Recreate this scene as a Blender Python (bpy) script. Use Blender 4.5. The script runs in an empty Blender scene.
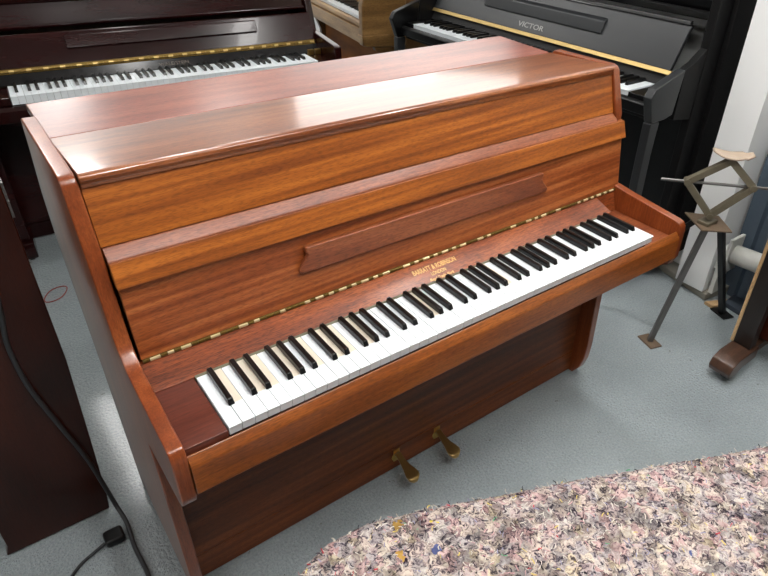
import bpy, bmesh, math, random
from mathutils import Vector, Matrix
random.seed(7)
sc = bpy.context.scene
COL = sc.collection
ZO = 0.705            # height of the key tops above the floor
PI = math.pi

# ------------------------------------------------------------------ camera
R = [[0.79265783, -0.60877115, 0.03303425],
     [-0.31325173, -0.45316055, -0.83457706],
     [0.52303625, 0.651186, -0.54989987]]
CAM = (-0.20068098, -0.77616835, 0.78730064 + ZO)
cd = bpy.data.cameras.new('camera'); cam = bpy.data.objects.new('camera', cd); COL.objects.link(cam)
m = Matrix(((R[0][0], -R[1][0], -R[2][0], CAM[0]),
            (R[0][1], -R[1][1], -R[2][1], CAM[1]),
            (R[0][2], -R[1][2], -R[2][2], CAM[2]), (0, 0, 0, 1)))
cam.matrix_world = m
cd.sensor_width = 36; cd.lens = 623.08 / 768 * 36
cd.shift_x = -(431.67 - 384) / 768; cd.shift_y = (283.25 - 288) / 768
cd.clip_start = 0.02
sc.camera = cam
sc.view_settings.view_transform = 'Standard'
sc.view_settings.look = 'None'
sc.view_settings.gamma = 1
sc.view_settings.use_curve_mapping = False
sc.view_settings.exposure = 0.0

# ------------------------------------------------------------------ materials
def s2l(c):
    c = c / 255.0
    return c / 12.92 if c <= 0.04045 else ((c + 0.055) / 1.055) ** 2.4
def rgb(r, g, b): return (s2l(r), s2l(g), s2l(b), 1)

def new_mat(name):
    mt = bpy.data.materials.new(name); mt.use_nodes = True
    nt = mt.node_tree
    return mt, nt, nt.nodes['Principled BSDF']

def plain(name, col, rough=0.5, metal=0.0, coat=0.0, bump=0.0, bscale=200, var=0.0, spec=0.5, coat_rough=0.1):
    mt, nt, b = new_mat(name)
    b.inputs['Base Color'].default_value = col
    b.inputs['Roughness'].default_value = rough
    b.inputs['Metallic'].default_value = metal
    b.inputs['Coat Weight'].default_value = coat
    b.inputs['Coat Roughness'].default_value = coat_rough
    b.inputs['Specular IOR Level'].default_value = spec
    tc = nt.nodes.new('ShaderNodeTexCoord')
    nz = nt.nodes.new('ShaderNodeTexNoise'); nz.inputs['Scale'].default_value = bscale; nz.inputs['Detail'].default_value = 4
    nt.links.new(tc.outputs['Object'], nz.inputs['Vector'])
    if var > 0:
        mx = nt.nodes.new('ShaderNodeMix'); mx.data_type = 'RGBA'
        mx.inputs['A'].default_value = tuple(c * (1 - var) for c in col[:3]) + (1,)
        mx.inputs['B'].default_value = tuple(min(1, c * (1 + var)) for c in col[:3]) + (1,)
        n2 = nt.nodes.new('ShaderNodeTexNoise'); n2.inputs['Scale'].default_value = bscale * 0.15; n2.inputs['Detail'].default_value = 6
        nt.links.new(tc.outputs['Object'], n2.inputs['Vector'])
        nt.links.new(n2.outputs['Fac'], mx.inputs['Factor'])
        nt.links.new(mx.outputs['Result'], b.inputs['Base Color'])
    if bump > 0:
        bp = nt.nodes.new('ShaderNodeBump'); bp.inputs['Strength'].default_value = bump; bp.inputs['Distance'].default_value = 0.002
        nt.links.new(nz.outputs['Fac'], bp.inputs['Height']); nt.links.new(bp.outputs['Normal'], b.inputs['Normal'])
    return mt

def wood(name, dark, mid, light, axis=0, band=70, along=3.0, rough=0.35, coat=0.4, coat_rough=0.15, bandmix=0.5, pore=0.35, skew=0.0, grainbump=0.15, spec=0.5):
    """ribbon-striped veneer: fine bands plus short dark pores, running along one axis"""
    mt, nt, b = new_mat(name)
    N = nt.nodes.new; L = nt.links.new
    tc = N('ShaderNodeTexCoord'); base = tc.outputs['Object']
    if skew:
        rt = N('ShaderNodeMapping'); rt.inputs['Rotation'].default_value = (0, skew, 0)
        L(base, rt.inputs['Vector']); base = rt.outputs['Vector']
    def noise(across, al, det, ro=0.5, dist=0.0):
        mp = N('ShaderNodeMapping'); q = [across] * 3; q[axis] = al; mp.inputs['Scale'].default_value = q; L(base, mp.inputs['Vector'])
        n = N('ShaderNodeTexNoise'); n.inputs['Scale'].default_value = 1.0; n.inputs['Detail'].default_value = det; n.inputs['Roughness'].default_value = ro; n.inputs['Distortion'].default_value = dist
        L(mp.outputs['Vector'], n.inputs['Vector']); return n.outputs['Fac']
    def ramp(src, p0, v0, p1, v1):
        m_ = N('ShaderNodeMapRange'); m_.inputs['From Min'].default_value = p0; m_.inputs['From Max'].default_value = p1
        m_.inputs['To Min'].default_value = v0; m_.inputs['To Max'].default_value = v1; L(src, m_.inputs['Value']); return m_.outputs['Result']
    broad = noise(band * 0.28, along * 0.5, 2)
    band_ = noise(band, along, 1.5, 0.5)
    pores = noise(620, 75, 1)
    fine = noise(260, 14, 3, 0.6)
    def mul(a, k, add=None):
        n = N('ShaderNodeMath'); n.operation = 'MULTIPLY_ADD' if add is not None else 'MULTIPLY'; L(a, n.inputs[0]); n.inputs[1].default_value = k
        if add is not None: L(add, n.inputs[2])
        return n.outputs[0]
    v = mul(broad, 0.3); v = mul(band_, bandmix, v); v = mul(fine, 0.7 - bandmix, v)
    cr = N('ShaderNodeValToRGB'); e = cr.color_ramp.elements
    e[0].position = 0.38; e[0].color = dark; e[1].position = 0.61; e[1].color = light
    k = e.new(0.5); k.color = mid
    L(v, cr.inputs['Fac'])
    pv = ramp(pores, 0.36, 1 - pore, 0.52, 1.0)
    mx = N('ShaderNodeMix'); mx.data_type = 'RGBA'; mx.blend_type = 'MULTIPLY'; mx.inputs['Factor'].default_value = 1.0
    cc = N('ShaderNodeCombineColor'); [L(pv, cc.inputs[i_]) for i_ in range(3)]
    L(cr.outputs['Color'], mx.inputs['A']); L(cc.outputs['Color'], mx.inputs['B'])
    L(mx.outputs['Result'], b.inputs['Base Color'])
    b.inputs['Roughness'].default_value = rough
    b.inputs['Specular IOR Level'].default_value = spec
    b.inputs['Coat Weight'].default_value = coat
    b.inputs['Coat Roughness'].default_value = coat_rough
    if grainbump:
        bp = N('ShaderNodeBump'); bp.inputs['Strength'].default_value = grainbump; bp.inputs['Distance'].default_value = 0.0006
        L(fine, bp.inputs['Height']); L(bp.outputs['Normal'], b.inputs['Normal'])
    return mt

M = {}
M['ribbon'] = wood('ribbon mahogany', rgb(126, 62, 14), rgb(154, 82, 22), rgb(180, 102, 34), band=85, along=2.2, bandmix=0.62, pore=0.3, skew=0.03, rough=0.42, coat=0.15, coat_rough=0.25)
M['fall'] = wood('fallboard mahogany', rgb(126, 60, 24), rgb(153, 80, 36), rgb(180, 104, 54), band=85, along=2.2, bandmix=0.62, pore=0.3, skew=0.025, rough=0.42, coat=0.15, coat_rough=0.25)
M['name'] = wood('name board mahogany', rgb(98, 44, 18), rgb(130, 62, 28), rgb(158, 84, 42), band=30, along=6, bandmix=0.3, pore=0.5, rough=0.4, coat=0.25, coat_rough=0.2)
M['panel'] = wood('shaded lower mahogany', rgb(90, 42, 12), rgb(114, 55, 18), rgb(136, 72, 28), band=50, along=1.7, rough=0.45, coat=0.08, coat_rough=0.2, spec=0.35)  # mahogany darkened: shade below the keyboard is put into the colour
M['solid'] = wood('solid mahogany', rgb(112, 54, 28), rgb(134, 70, 38), rgb(156, 88, 52), band=30, along=5, bandmix=0.3, rough=0.42, coat=0.12, coat_rough=0.3)
M['slip'] = wood('rail mahogany', rgb(106, 52, 14), rgb(132, 68, 20), rgb(156, 86, 30), band=30, along=5, bandmix=0.3, rough=0.34, coat=0.35, coat_rough=0.15)
M['side'] = wood('side mahogany', rgb(112, 50, 20), rgb(134, 64, 28), rgb(152, 80, 38), axis=2, band=26, along=3.0, bandmix=0.3, pore=0.2, rough=0.3, coat=0.6, coat_rough=0.07, grainbump=0.05)
M['lid'] = wood('lid mahogany', rgb(118, 60, 28), rgb(142, 78, 40), rgb(164, 98, 56), band=40, along=3, rough=0.3, coat=0.9, coat_rough=0.11, grainbump=0.1)
M['lid_back'] = wood('back flap mahogany', rgb(112, 48, 32), rgb(136, 64, 44), rgb(158, 84, 60), band=26, along=3, rough=0.34, coat=0.6, coat_rough=0.22, grainbump=0.1)
M['block'] = wood('block mahogany', rgb(74, 30, 20), rgb(90, 40, 28), rgb(104, 50, 36), band=20, along=4, bandmix=0.3, pore=0.2, rough=0.35, coat=0.3, coat_rough=0.25)
M['maroon'] = wood('polished maroon', rgb(24, 6, 6), rgb(34, 9, 9), rgb(44, 13, 12), band=10, pore=0.1, rough=0.2, spec=0.25, coat=0.1, coat_rough=0.04, grainbump=0.0)
M['maroon_ply'] = plain('maroon black board', rgb(12, 10, 12), 0.2, coat=0.1, coat_rough=0.08)
M['darkmahog'] = wood('dark red mahogany', rgb(38, 12, 5), rgb(56, 20, 9), rgb(70, 28, 13), axis=2, band=7, pore=0.2, rough=0.3, coat=0.12, spec=0.3, coat_rough=0.06, grainbump=0.0)
M['walnut'] = wood('golden walnut', rgb(112, 80, 40), rgb(150, 112, 64), rgb(180, 142, 90), band=24, rough=0.35, coat=0.4)
M['walnut_side'] = wood('walnut side', rgb(70, 44, 18), rgb(92, 60, 26), rgb(112, 76, 36), band=16, rough=0.35, coat=0.3)
M['walnut_panel'] = wood('walnut panel', rgb(120, 66, 18), rgb(148, 86, 28), rgb(170, 104, 38), band=12, rough=0.6, coat=0.0, spec=0.15)
M['walnut_cheek'] = wood('walnut cheek', rgb(104, 74, 36), rgb(134, 100, 56), rgb(160, 124, 76), axis=1, band=20, rough=0.4, coat=0.2)
M['walnut_end'] = wood('walnut end panel', rgb(76, 50, 22), rgb(98, 68, 32), rgb(118, 84, 42), axis=1, band=14, rough=0.45, coat=0.1)
M['brown'] = wood('dark brown oak', rgb(20, 12, 9), rgb(30, 19, 14), rgb(40, 27, 20), axis=2, band=24, rough=0.45, coat=0.2)
M['brown_toe'] = wood('brown toe', rgb(58, 38, 28), rgb(76, 52, 39), rgb(94, 66, 50), band=24, rough=0.35, coat=0.3)
M['pale_wood'] = wood('pale pine', rgb(176, 140, 96), rgb(196, 160, 114), rgb(212, 178, 132), axis=2, band=30, rough=0.6, coat=0.0)
M['ply'] = wood('old plywood', rgb(96, 84, 66), rgb(112, 100, 82), rgb(128, 116, 98), band=30, rough=0.7, coat=0.0)
M['black_gloss'] = plain('black polyester', rgb(5, 5, 6), 0.3, coat=0.12, coat_rough=0.05, spec=0.3)
M['black_case'] = plain('black case side', rgb(10, 10, 11), 0.5, spec=0.25)
M['black_sheen'] = plain('black lacquer grey sheen', rgb(36, 38, 40), 0.38, coat=0.15, coat_rough=0.3)  # same black lacquer, with grey reflected light put into the base colour
M['black_dull'] = plain('black inside', rgb(9, 9, 10), 0.6)
M['ivory'] = plain('white acrylic keytop', rgb(232, 238, 242), 0.28, coat=0.3, var=0.01, bscale=60)
M['cream'] = plain('cream keytop', rgb(228, 218, 200), 0.35, coat=0.2)
M['ebony'] = plain('black key', rgb(4, 4, 5), 0.3, coat=0.15, coat_rough=0.12, spec=0.4)
M['felt'] = plain('green grey felt', rgb(108, 106, 88), 0.95)
M['brass'] = plain('brass', rgb(206, 172, 98), 0.28, metal=1.0, var=0.15, bscale=400)
M['brass_dull'] = plain('tarnished brass', rgb(112, 90, 44), 0.42, metal=0.85, var=0.3, bscale=500)
M['brass_bright'] = plain('worn bright brass', rgb(240, 222, 176), 0.3, metal=0.7)
M['gold'] = plain('gold strip', rgb(178, 152, 98), 0.35, metal=0.7)
M['bronze'] = plain('bronze pedal', rgb(178, 148, 94), 0.28, metal=0.9, var=0.12, bscale=300)
M['letter'] = plain('gold letters', rgb(214, 170, 104), 0.4, metal=0.2)
M['letter_dim'] = plain('dull gold letters', rgb(78, 68, 58), 0.5)
M['letter_white'] = plain('silver letters', rgb(150, 150, 146), 0.5)
M['rust'] = plain('rusty steel', rgb(124, 116, 98), 0.5, metal=0.6, bump=0.5, bscale=180, var=0.3)
M['rust_plate'] = plain('brown rusty plate', rgb(116, 98, 80), 0.6, metal=0.4, bump=0.5, bscale=120, var=0.3)
M['steel'] = plain('grey steel', rgb(112, 110, 108), 0.4, metal=0.7, var=0.2, bscale=150)
M['steel_dark'] = plain('dark steel', rgb(38, 38, 38), 0.45, metal=0.6)
M['pad'] = plain('worn saddle pad', rgb(178, 160, 142), 0.6, metal=0.2, bump=0.5, bscale=90, var=0.25)
M['rubber'] = plain('black rubber cable', rgb(44, 46, 48), 0.45)
M['plastic_black'] = plain('black plastic', rgb(14, 14, 15), 0.35)
M['red'] = plain('red rubber', rgb(150, 62, 50), 0.6)
M['wall'] = plain('white wall paint', rgb(240, 241, 240), 0.75, bump=0.1, bscale=60)
M['wall_cream'] = plain('cream wall paint', rgb(214, 208, 190), 0.75, bump=0.1, bscale=60)
M['wall_dark'] = plain('dark painted wall', rgb(74, 70, 66), 0.8)
M['ceil'] = plain('ceiling paint', rgb(200, 200, 198), 0.8)
M['white_plastic'] = plain('white plastic pipe', rgb(212, 212, 206), 0.35, var=0.08, bscale=60)
M['bluegrey'] = plain('blue grey ribbed sheet', rgb(84, 98, 112), 0.5, var=0.1, bscale=40)
M['bluedark'] = plain('dark blue board', rgb(52, 60, 70), 0.6)
M['frame'] = plain('window frame', rgb(214, 214, 212), 0.5)

def floor_mat():
    mt, nt, b = new_mat('painted concrete'); N = nt.nodes.new; L = nt.links.new
    tc = N('ShaderNodeTexCoord')
    n1 = N('ShaderNodeTexNoise'); n1.inputs['Scale'].default_value = 1.6; n1.inputs['Detail'].default_value = 8; n1.inputs['Roughness'].default_value = 0.65
    L(tc.outputs['Object'], n1.inputs['Vector'])
    cr = N('ShaderNodeValToRGB'); e = cr.color_ramp.elements
    e[0].position = 0.3; e[0].color = rgb(140, 149, 152); e[1].position = 0.7; e[1].color = rgb(168, 178, 181)
    L(n1.outputs['Fac'], cr.inputs['Fac'])
    # fine speckle
    n2 = N('ShaderNodeTexNoise'); n2.inputs['Scale'].default_value = 160; n2.inputs['Detail'].default_value = 3
    L(tc.outputs['Object'], n2.inputs['Vector'])
    r2 = N('ShaderNodeValToRGB'); e = r2.color_ramp.elements
    e[0].position = 0.3; e[0].color = (0.78, 0.78, 0.78, 1); e[1].position = 0.7; e[1].color = (1.14, 1.14, 1.14, 1)
    L(n2.outputs['Fac'], r2.inputs['Fac'])
    mx = N('ShaderNodeMix'); mx.data_type = 'RGBA'; mx.blend_type = 'MULTIPLY'; mx.inputs['Factor'].default_value = 0.8
    L(cr.outputs['Color'], mx.inputs['A']); L(r2.outputs['Color'], mx.inputs['B'])
    # dark chips
    v = N('ShaderNodeTexNoise'); v.inputs['Scale'].default_value = 26; v.inputs['Detail'].default_value = 5; v.inputs['Roughness'].default_value = 0.7
    L(tc.outputs['Object'], v.inputs['Vector'])
    r3 = N('ShaderNodeValToRGB'); e = r3.color_ramp.elements
    e[0].position = 0.30; e[0].color = (1, 1, 1, 1); e[1].position = 0.345; e[1].color = (0, 0, 0, 1)
    L(v.outputs['Fac'], r3.inputs['Fac'])
    mx2 = N('ShaderNodeMix'); mx2.data_type = 'RGBA'; mx2.inputs['B'].default_value = rgb(92, 88, 80)
    L(r3.outputs['Color'], mx2.inputs['Factor']); L(mx.outputs['Result'], mx2.inputs['A'])
    # pale scuffs, stretched
    mp = N('ShaderNodeMapping'); mp.inputs['Scale'].default_value = (9, 30, 9); mp.inputs['Rotation'].default_value = (0, 0, 0.7)
    L(tc.outputs['Object'], mp.inputs['Vector'])
    v2 = N('ShaderNodeTexNoise'); v2.inputs['Scale'].default_value = 1.0; v2.inputs['Detail'].default_value = 7; v2.inputs['Roughness'].default_value = 0.75
    L(mp.outputs['Vector'], v2.inputs['Vector'])
    r4 = N('ShaderNodeValToRGB'); e = r4.color_ramp.elements
    e[0].position = 0.66; e[0].color = (0, 0, 0, 1); e[1].position = 0.74; e[1].color = (0.6, 0.6, 0.6, 1)
    L(v2.outputs['Fac'], r4.inputs['Fac'])
    mx3 = N('ShaderNodeMix'); mx3.data_type = 'RGBA'; mx3.inputs['B'].default_value = rgb(176, 182, 180)
    L(r4.outputs['Color'], mx3.inputs['Factor']); L(mx2.outputs['Result'], mx3.inputs['A'])
    L(mx3.outputs['Result'], b.inputs['Base Color'])
    b.inputs['Roughness'].default_value = 0.30
    b.inputs['Coat Weight'].default_value = 0.3; b.inputs['Coat Roughness'].default_value = 0.12
    bn = N('ShaderNodeTexNoise'); bn.inputs['Scale'].default_value = 110; bn.inputs['Detail'].default_value = 5
    L(tc.outputs['Object'], bn.inputs['Vector'])
    bp = N('ShaderNodeBump'); bp.inputs['Strength'].default_value = 1.0; bp.inputs['Distance'].default_value = 0.009
    L(bn.outputs['Fac'], bp.inputs['Height']); L(bp.outputs['Normal'], b.inputs['Normal'])
    return mt
M['floor'] = floor_mat()

def blanket_mat(name='recycled felt'):
    mt, nt, b = new_mat(name); N = nt.nodes.new; L = nt.links.new
    tc = N('ShaderNodeTexCoord')
    # wander the coordinates so that the fibres curl
    w = N('ShaderNodeTexNoise'); w.inputs['Scale'].default_value = 55; w.inputs['Detail'].default_value = 2
    L(tc.outputs['Object'], w.inputs['Vector'])
    vm = N('ShaderNodeVectorMath'); vm.operation = 'SCALE'; vm.inputs['Scale'].default_value = 0.03; L(w.outputs['Color'], vm.inputs[0])
    va = N('ShaderNodeVectorMath'); va.operation = 'ADD'; L(tc.outputs['Object'], va.inputs[0]); L(vm.outputs['Vector'], va.inputs[1])
    n = N('ShaderNodeTexNoise'); n.inputs['Scale'].default_value = 85; n.inputs['Detail'].default_value = 5; n.inputs['Roughness'].default_value = 0.7; n.inputs['Distortion'].default_value = 1.2
    L(va.outputs['Vector'], n.inputs['Vector'])
    cr = N('ShaderNodeValToRGB'); cr.color_ramp.interpolation = 'LINEAR'
    e = cr.color_ramp.elements
    e[0].position = 0.36; e[0].color = rgb(58, 52, 60); e[1].position = 0.62; e[1].color = rgb(246, 240, 230)
    for p, c in ((0.42, rgb(112, 104, 114)), (0.48, rgb(204, 190, 186)), (0.54, rgb(232, 220, 212)), (0.6, rgb(244, 234, 226))):
        k = e.new(p); k.color = c
    L(n.outputs['Fac'], cr.inputs['Fac'])
    # colour tint by scraps of cloth
    vo = N('ShaderNodeTexVoronoi'); vo.inputs['Scale'].default_value = 60
    L(va.outputs['Vector'], vo.inputs['Vector'])
    hs = N('ShaderNodeSeparateColor'); L(vo.outputs['Color'], hs.inputs['Color'])
    tr = N('ShaderNodeValToRGB'); tr.color_ramp.interpolation = 'CONSTANT'
    e = tr.color_ramp.elements
    e[0].position = 0; e[0].color = rgb(206, 190, 180); e[1].position = 0.22; e[1].color = rgb(196, 140, 150)
    for p, c in ((0.36, rgb(200, 200, 204)), (0.5, rgb(150, 148, 168)), (0.6, rgb(216, 206, 186)), (0.74, rgb(168, 140, 152)), (0.84, rgb(120, 116, 130)), (0.92, rgb(216, 202, 150)), (0.965, rgb(170, 70, 90))):
        k = e.new(p); k.color = c
    L(hs.outputs['Red'], tr.inputs['Fac'])
    mx = N('ShaderNodeMix'); mx.data_type = 'RGBA'; mx.blend_type = 'MULTIPLY'; mx.inputs['Factor'].default_value = 0.55
    L(cr.outputs['Color'], mx.inputs['A']); L(tr.outputs['Color'], mx.inputs['B'])
    # sparse vivid scraps
    vs = N('ShaderNodeTexVoronoi'); vs.inputs['Scale'].default_value = 17
    L(va.outputs['Vector'], vs.inputs['Vector'])
    sp = N('ShaderNodeSeparateColor'); L(vs.outputs['Color'], sp.inputs['Color'])
    near = N('ShaderNodeMath'); near.operation = 'LESS_THAN'; near.inputs[1].default_value = 0.15; L(vs.outputs['Distance'], near.inputs[0])
    pick = N('ShaderNodeMath'); pick.operation = 'GREATER_THAN'; pick.inputs[1].default_value = 0.8; L(sp.outputs['Green'], pick.inputs[0])
    both = N('ShaderNodeMath'); both.operation = 'MULTIPLY'; L(near.outputs[0], both.inputs[0]); L(pick.outputs[0], both.inputs[1])
    vr = N('ShaderNodeValToRGB'); vr.color_ramp.interpolation = 'CONSTANT'; e = vr.color_ramp.elements
    e[0].position = 0; e[0].color = rgb(226, 204, 92); e[1].position = 0.35; e[1].color = rgb(214, 60, 74)
    for p, c in ((0.6, rgb(98, 168, 120)), (0.75, rgb(214, 170, 90)), (0.88, rgb(96, 104, 150))):
        k = e.new(p); k.color = c
    L(sp.outputs['Blue'], vr.inputs['Fac'])
    mx2 = N('ShaderNodeMix'); mx2.data_type = 'RGBA'; L(both.outputs[0], mx2.inputs['Factor'])
    L(mx.outputs['Result'], mx2.inputs['A']); L(vr.outputs['Color'], mx2.inputs['B'])
    cl = N('ShaderNodeTexNoise'); cl.inputs['Scale'].default_value = 30; cl.inputs['Detail'].default_value = 3; L(va.outputs['Vector'], cl.inputs['Vector'])
    cm = N('ShaderNodeMapRange'); cm.inputs['From Min'].default_value = 0.38; cm.inputs['From Max'].default_value = 0.56; cm.inputs['To Min'].default_value = 0.42; cm.inputs['To Max'].default_value = 0.92
    L(cl.outputs['Fac'], cm.inputs['Value'])
    cj = N('ShaderNodeCombineColor'); [L(cm.outputs['Result'], cj.inputs[q_]) for q_ in range(3)]
    mx4 = N('ShaderNodeMix'); mx4.data_type = 'RGBA'; mx4.blend_type = 'MULTIPLY'; mx4.inputs['Factor'].default_value = 1.0
    L(mx2.outputs['Result'], mx4.inputs['A']); L(cj.outputs['Color'], mx4.inputs['B'])
    L(mx4.outputs['Result'], b.inputs['Base Color'])
    b.inputs['Roughness'].default_value = 0.95; b.inputs['Specular IOR Level'].default_value = 0.1
    bp = N('ShaderNodeBump'); bp.inputs['Strength'].default_value = 0.7; bp.inputs['Distance'].default_value = 0.004
    L(n.outputs['Fac'], bp.inputs['Height']); L(bp.outputs['Normal'], b.inputs['Normal'])
    return mt
M['blanket'] = blanket_mat()

def emit(name, col, s):
    mt = bpy.data.materials.new(name); mt.use_nodes = True; nt = mt.node_tree
    for n in list(nt.nodes): nt.nodes.remove(n)
    o = nt.nodes.new('ShaderNodeOutputMaterial'); e = nt.nodes.new('ShaderNodeEmission')
    e.inputs['Color'].default_value = col; e.inputs['Strength'].default_value = s
    nt.links.new(e.outputs[0], o.inputs[0]); return mt

# ------------------------------------------------------------------ builders
class MB:
    def __init__(s): s.v = []; s.f = []; s.mi = []
    def add(s, vs, fs, mi=0):
        k = len(s.v); s.v += [tuple(v) for v in vs]
        for f in fs: s.f.append(tuple(i + k for i in f)); s.mi.append(mi)
    def box(s, x0, x1, y0, y1, z0, z1, mi=0):
        s.add([(x, y, z) for x in (x0, x1) for y in (y0, y1) for z in (z0, z1)],
              [(0, 1, 3, 2), (4, 6, 7, 5), (0, 4, 5, 1), (2, 3, 7, 6), (0, 2, 6, 4), (1, 5, 7, 3)], mi)
    def hexa(s, lo, hi, mi=0):   # two quads
        n = len(lo)
        s.add(list(lo) + list(hi), [tuple(range(n))[::-1], tuple(range(n, 2 * n))] + [(i, (i + 1) % n, n + (i + 1) % n, n + i) for i in range(n)], mi)
    def prism(s, prof, a, b, axis=0, mi=0):
        """prof: 2-D outline; extruded from a to b along axis (0: prof is (y,z); 1: (x,z); 2: (x,y))"""
        def P(q, t):
            return (t, q[0], q[1]) if axis == 0 else (q[0], t, q[1]) if axis == 1 else (q[0], q[1], t)
        s.hexa([P(q, a) for q in prof], [P(q, b) for q in prof], mi)
    def tube(s, pts, r, n=10, mi=0, cap=True):
        pts = [Vector(p) for p in pts]; rr = r if isinstance(r, (list, tuple)) else [r] * len(pts)
        rings = []; up = None
        for i, p in enumerate(pts):
            t = (pts[min(i + 1, len(pts) - 1)] - pts[max(i - 1, 0)]).normalized()
            if up is None:
                up = Vector((0, 0, 1)) if abs(t.z) < 0.9 else Vector((1, 0, 0))
            a = t.cross(up).normalized(); up = a.cross(t).normalized()
            rings.append([p + (a * math.cos(2 * PI * k / n) + up * math.sin(2 * PI * k / n)) * rr[i] for k in range(n)])
        vs = [v for g in rings for v in g]; fs = []
        for i in range(len(pts) - 1):
            for k in range(n):
                fs.append((i * n + k, i * n + (k + 1) % n, (i + 1) * n + (k + 1) % n, (i + 1) * n + k))
        if cap: fs += [tuple(range(n))[::-1], tuple((len(pts) - 1) * n + k for k in range(n))]
        s.add(vs, fs, mi)
    def bar(s, a, b, w, h, up=(0, 0, 1), mi=0):
        a = Vector(a); b = Vector(b); t = (b - a).normalized(); u = Vector(up)
        c = t.cross(u).normalized(); u = c.cross(t).normalized()
        q = lambda p: [p + c * w / 2 * i + u * h / 2 * j for i, j in ((-1, -1), (1, -1), (1, 1), (-1, 1))]
        s.hexa(q(a), q(b), mi)
    def lathe(s, prof, c=(0, 0, 0), n=20, axis=2, mi=0):
        vs = []; fs = []
        for r, z in prof:
            for k in range(n):
                a = 2 * PI * k / n
                p = (r * math.cos(a), r * math.sin(a), z)
                if axis == 0: p = (p[2], p[0], p[1])
                if axis == 1: p = (p[0], p[2], p[1])
                vs.append((p[0] + c[0], p[1] + c[1], p[2] + c[2]))
        m_ = len(prof)
        for i in range(m_ - 1):
            for k in range(n): fs.append((i * n + k, i * n + (k + 1) % n, (i + 1) * n + (k + 1) % n, (i + 1) * n + k))
        fs += [tuple(range(n))[::-1], tuple((m_ - 1) * n + k for k in range(n))]
        s.add(vs, fs, mi)
    def build(s, name, mats, parent=None, dz=0.0, bevel=0.0, seg=2, smooth=False, label=None):
        me = bpy.data.meshes.new(name)
        me.from_pydata([(v[0], v[1], v[2] + dz) for v in s.v], [], s.f)
        if not isinstance(mats, (list, tuple)): mats = [mats]
        for mt in mats: me.materials.append(mt)
        for p, i in zip(me.polygons, s.mi): p.material_index = i
        bm = bmesh.new(); bm.from_mesh(me); bmesh.ops.recalc_face_normals(bm, faces=bm.faces); bm.to_mesh(me); bm.free()
        o = bpy.data.objects.new(name, me); COL.objects.link(o)
        if parent: o.parent = parent
        if bevel > 0:
            md = o.modifiers.new('bevel', 'BEVEL'); md.width = bevel; md.segments = seg; md.limit_method = 'ANGLE'; md.angle_limit = math.radians(32)
        if smooth:
            for p in me.polygons: p.use_smooth = True
        elif bevel > 0:
            for p in me.polygons: p.use_smooth = True
            w = o.modifiers.new('wn', 'WEIGHTED_NORMAL'); w.keep_sharp = True
        if label: o['label'] = label
        return o

def tag(o, label, cat, group=None, kind=None):
    o['label'] = label; o['category'] = cat
    if group: o['group'] = group
    if kind: o['kind'] = kind
    return o
def thing(name, label, cat, loc=(0, 0, 0), rz=0.0, group=None):
    o = bpy.data.objects.new(name, None); COL.objects.link(o); o.location = loc; o.rotation_euler = (0, 0, rz)
    o.empty_display_size = 0.1
    return tag(o, label, cat, group)
def struct(o, label=None):
    o['kind'] = 'structure'
    if label: o['label'] = label
    return o
def grp(prof, n=6):
    return prof
def arc(cx, cz, r, a0, a1, n=6):
    return [(cx + r * math.cos(math.radians(a0 + (a1 - a0) * i / n)), cz + r * math.sin(math.radians(a0 + (a1 - a0) * i / n))) for i in range(n + 1)]

def text_part(name, txt, mat, parent, loc, rot, size, width=None, shear=0.0, extrude=0.0004, space=1.0):
    cu = bpy.data.curves.new(name, 'FONT'); cu.body = txt; cu.size = size; cu.align_x = 'CENTER'; cu.shear = shear
    cu.extrude = extrude; cu.space_character = space; cu.offset = size * 0.012
    t = bpy.data.objects.new('tmp', cu); COL.objects.link(t)
    bpy.context.view_layer.update()
    dg = bpy.context.evaluated_depsgraph_get()
    me = bpy.data.meshes.new_from_object(t.evaluated_get(dg)); me.name = name
    COL.objects.unlink(t); bpy.data.objects.remove(t)
    xs = [v.co.x for v in me.vertices]
    k = width / (max(xs) - min(xs)) if width else 1
    for v in me.vertices: v.co.x *= k
    me.materials.clear(); me.materials.append(mat)
    o = bpy.data.objects.new(name, me); COL.objects.link(o); o.parent = parent
    o.matrix_local = Matrix.Translation(loc) @ rot
    return o

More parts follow.
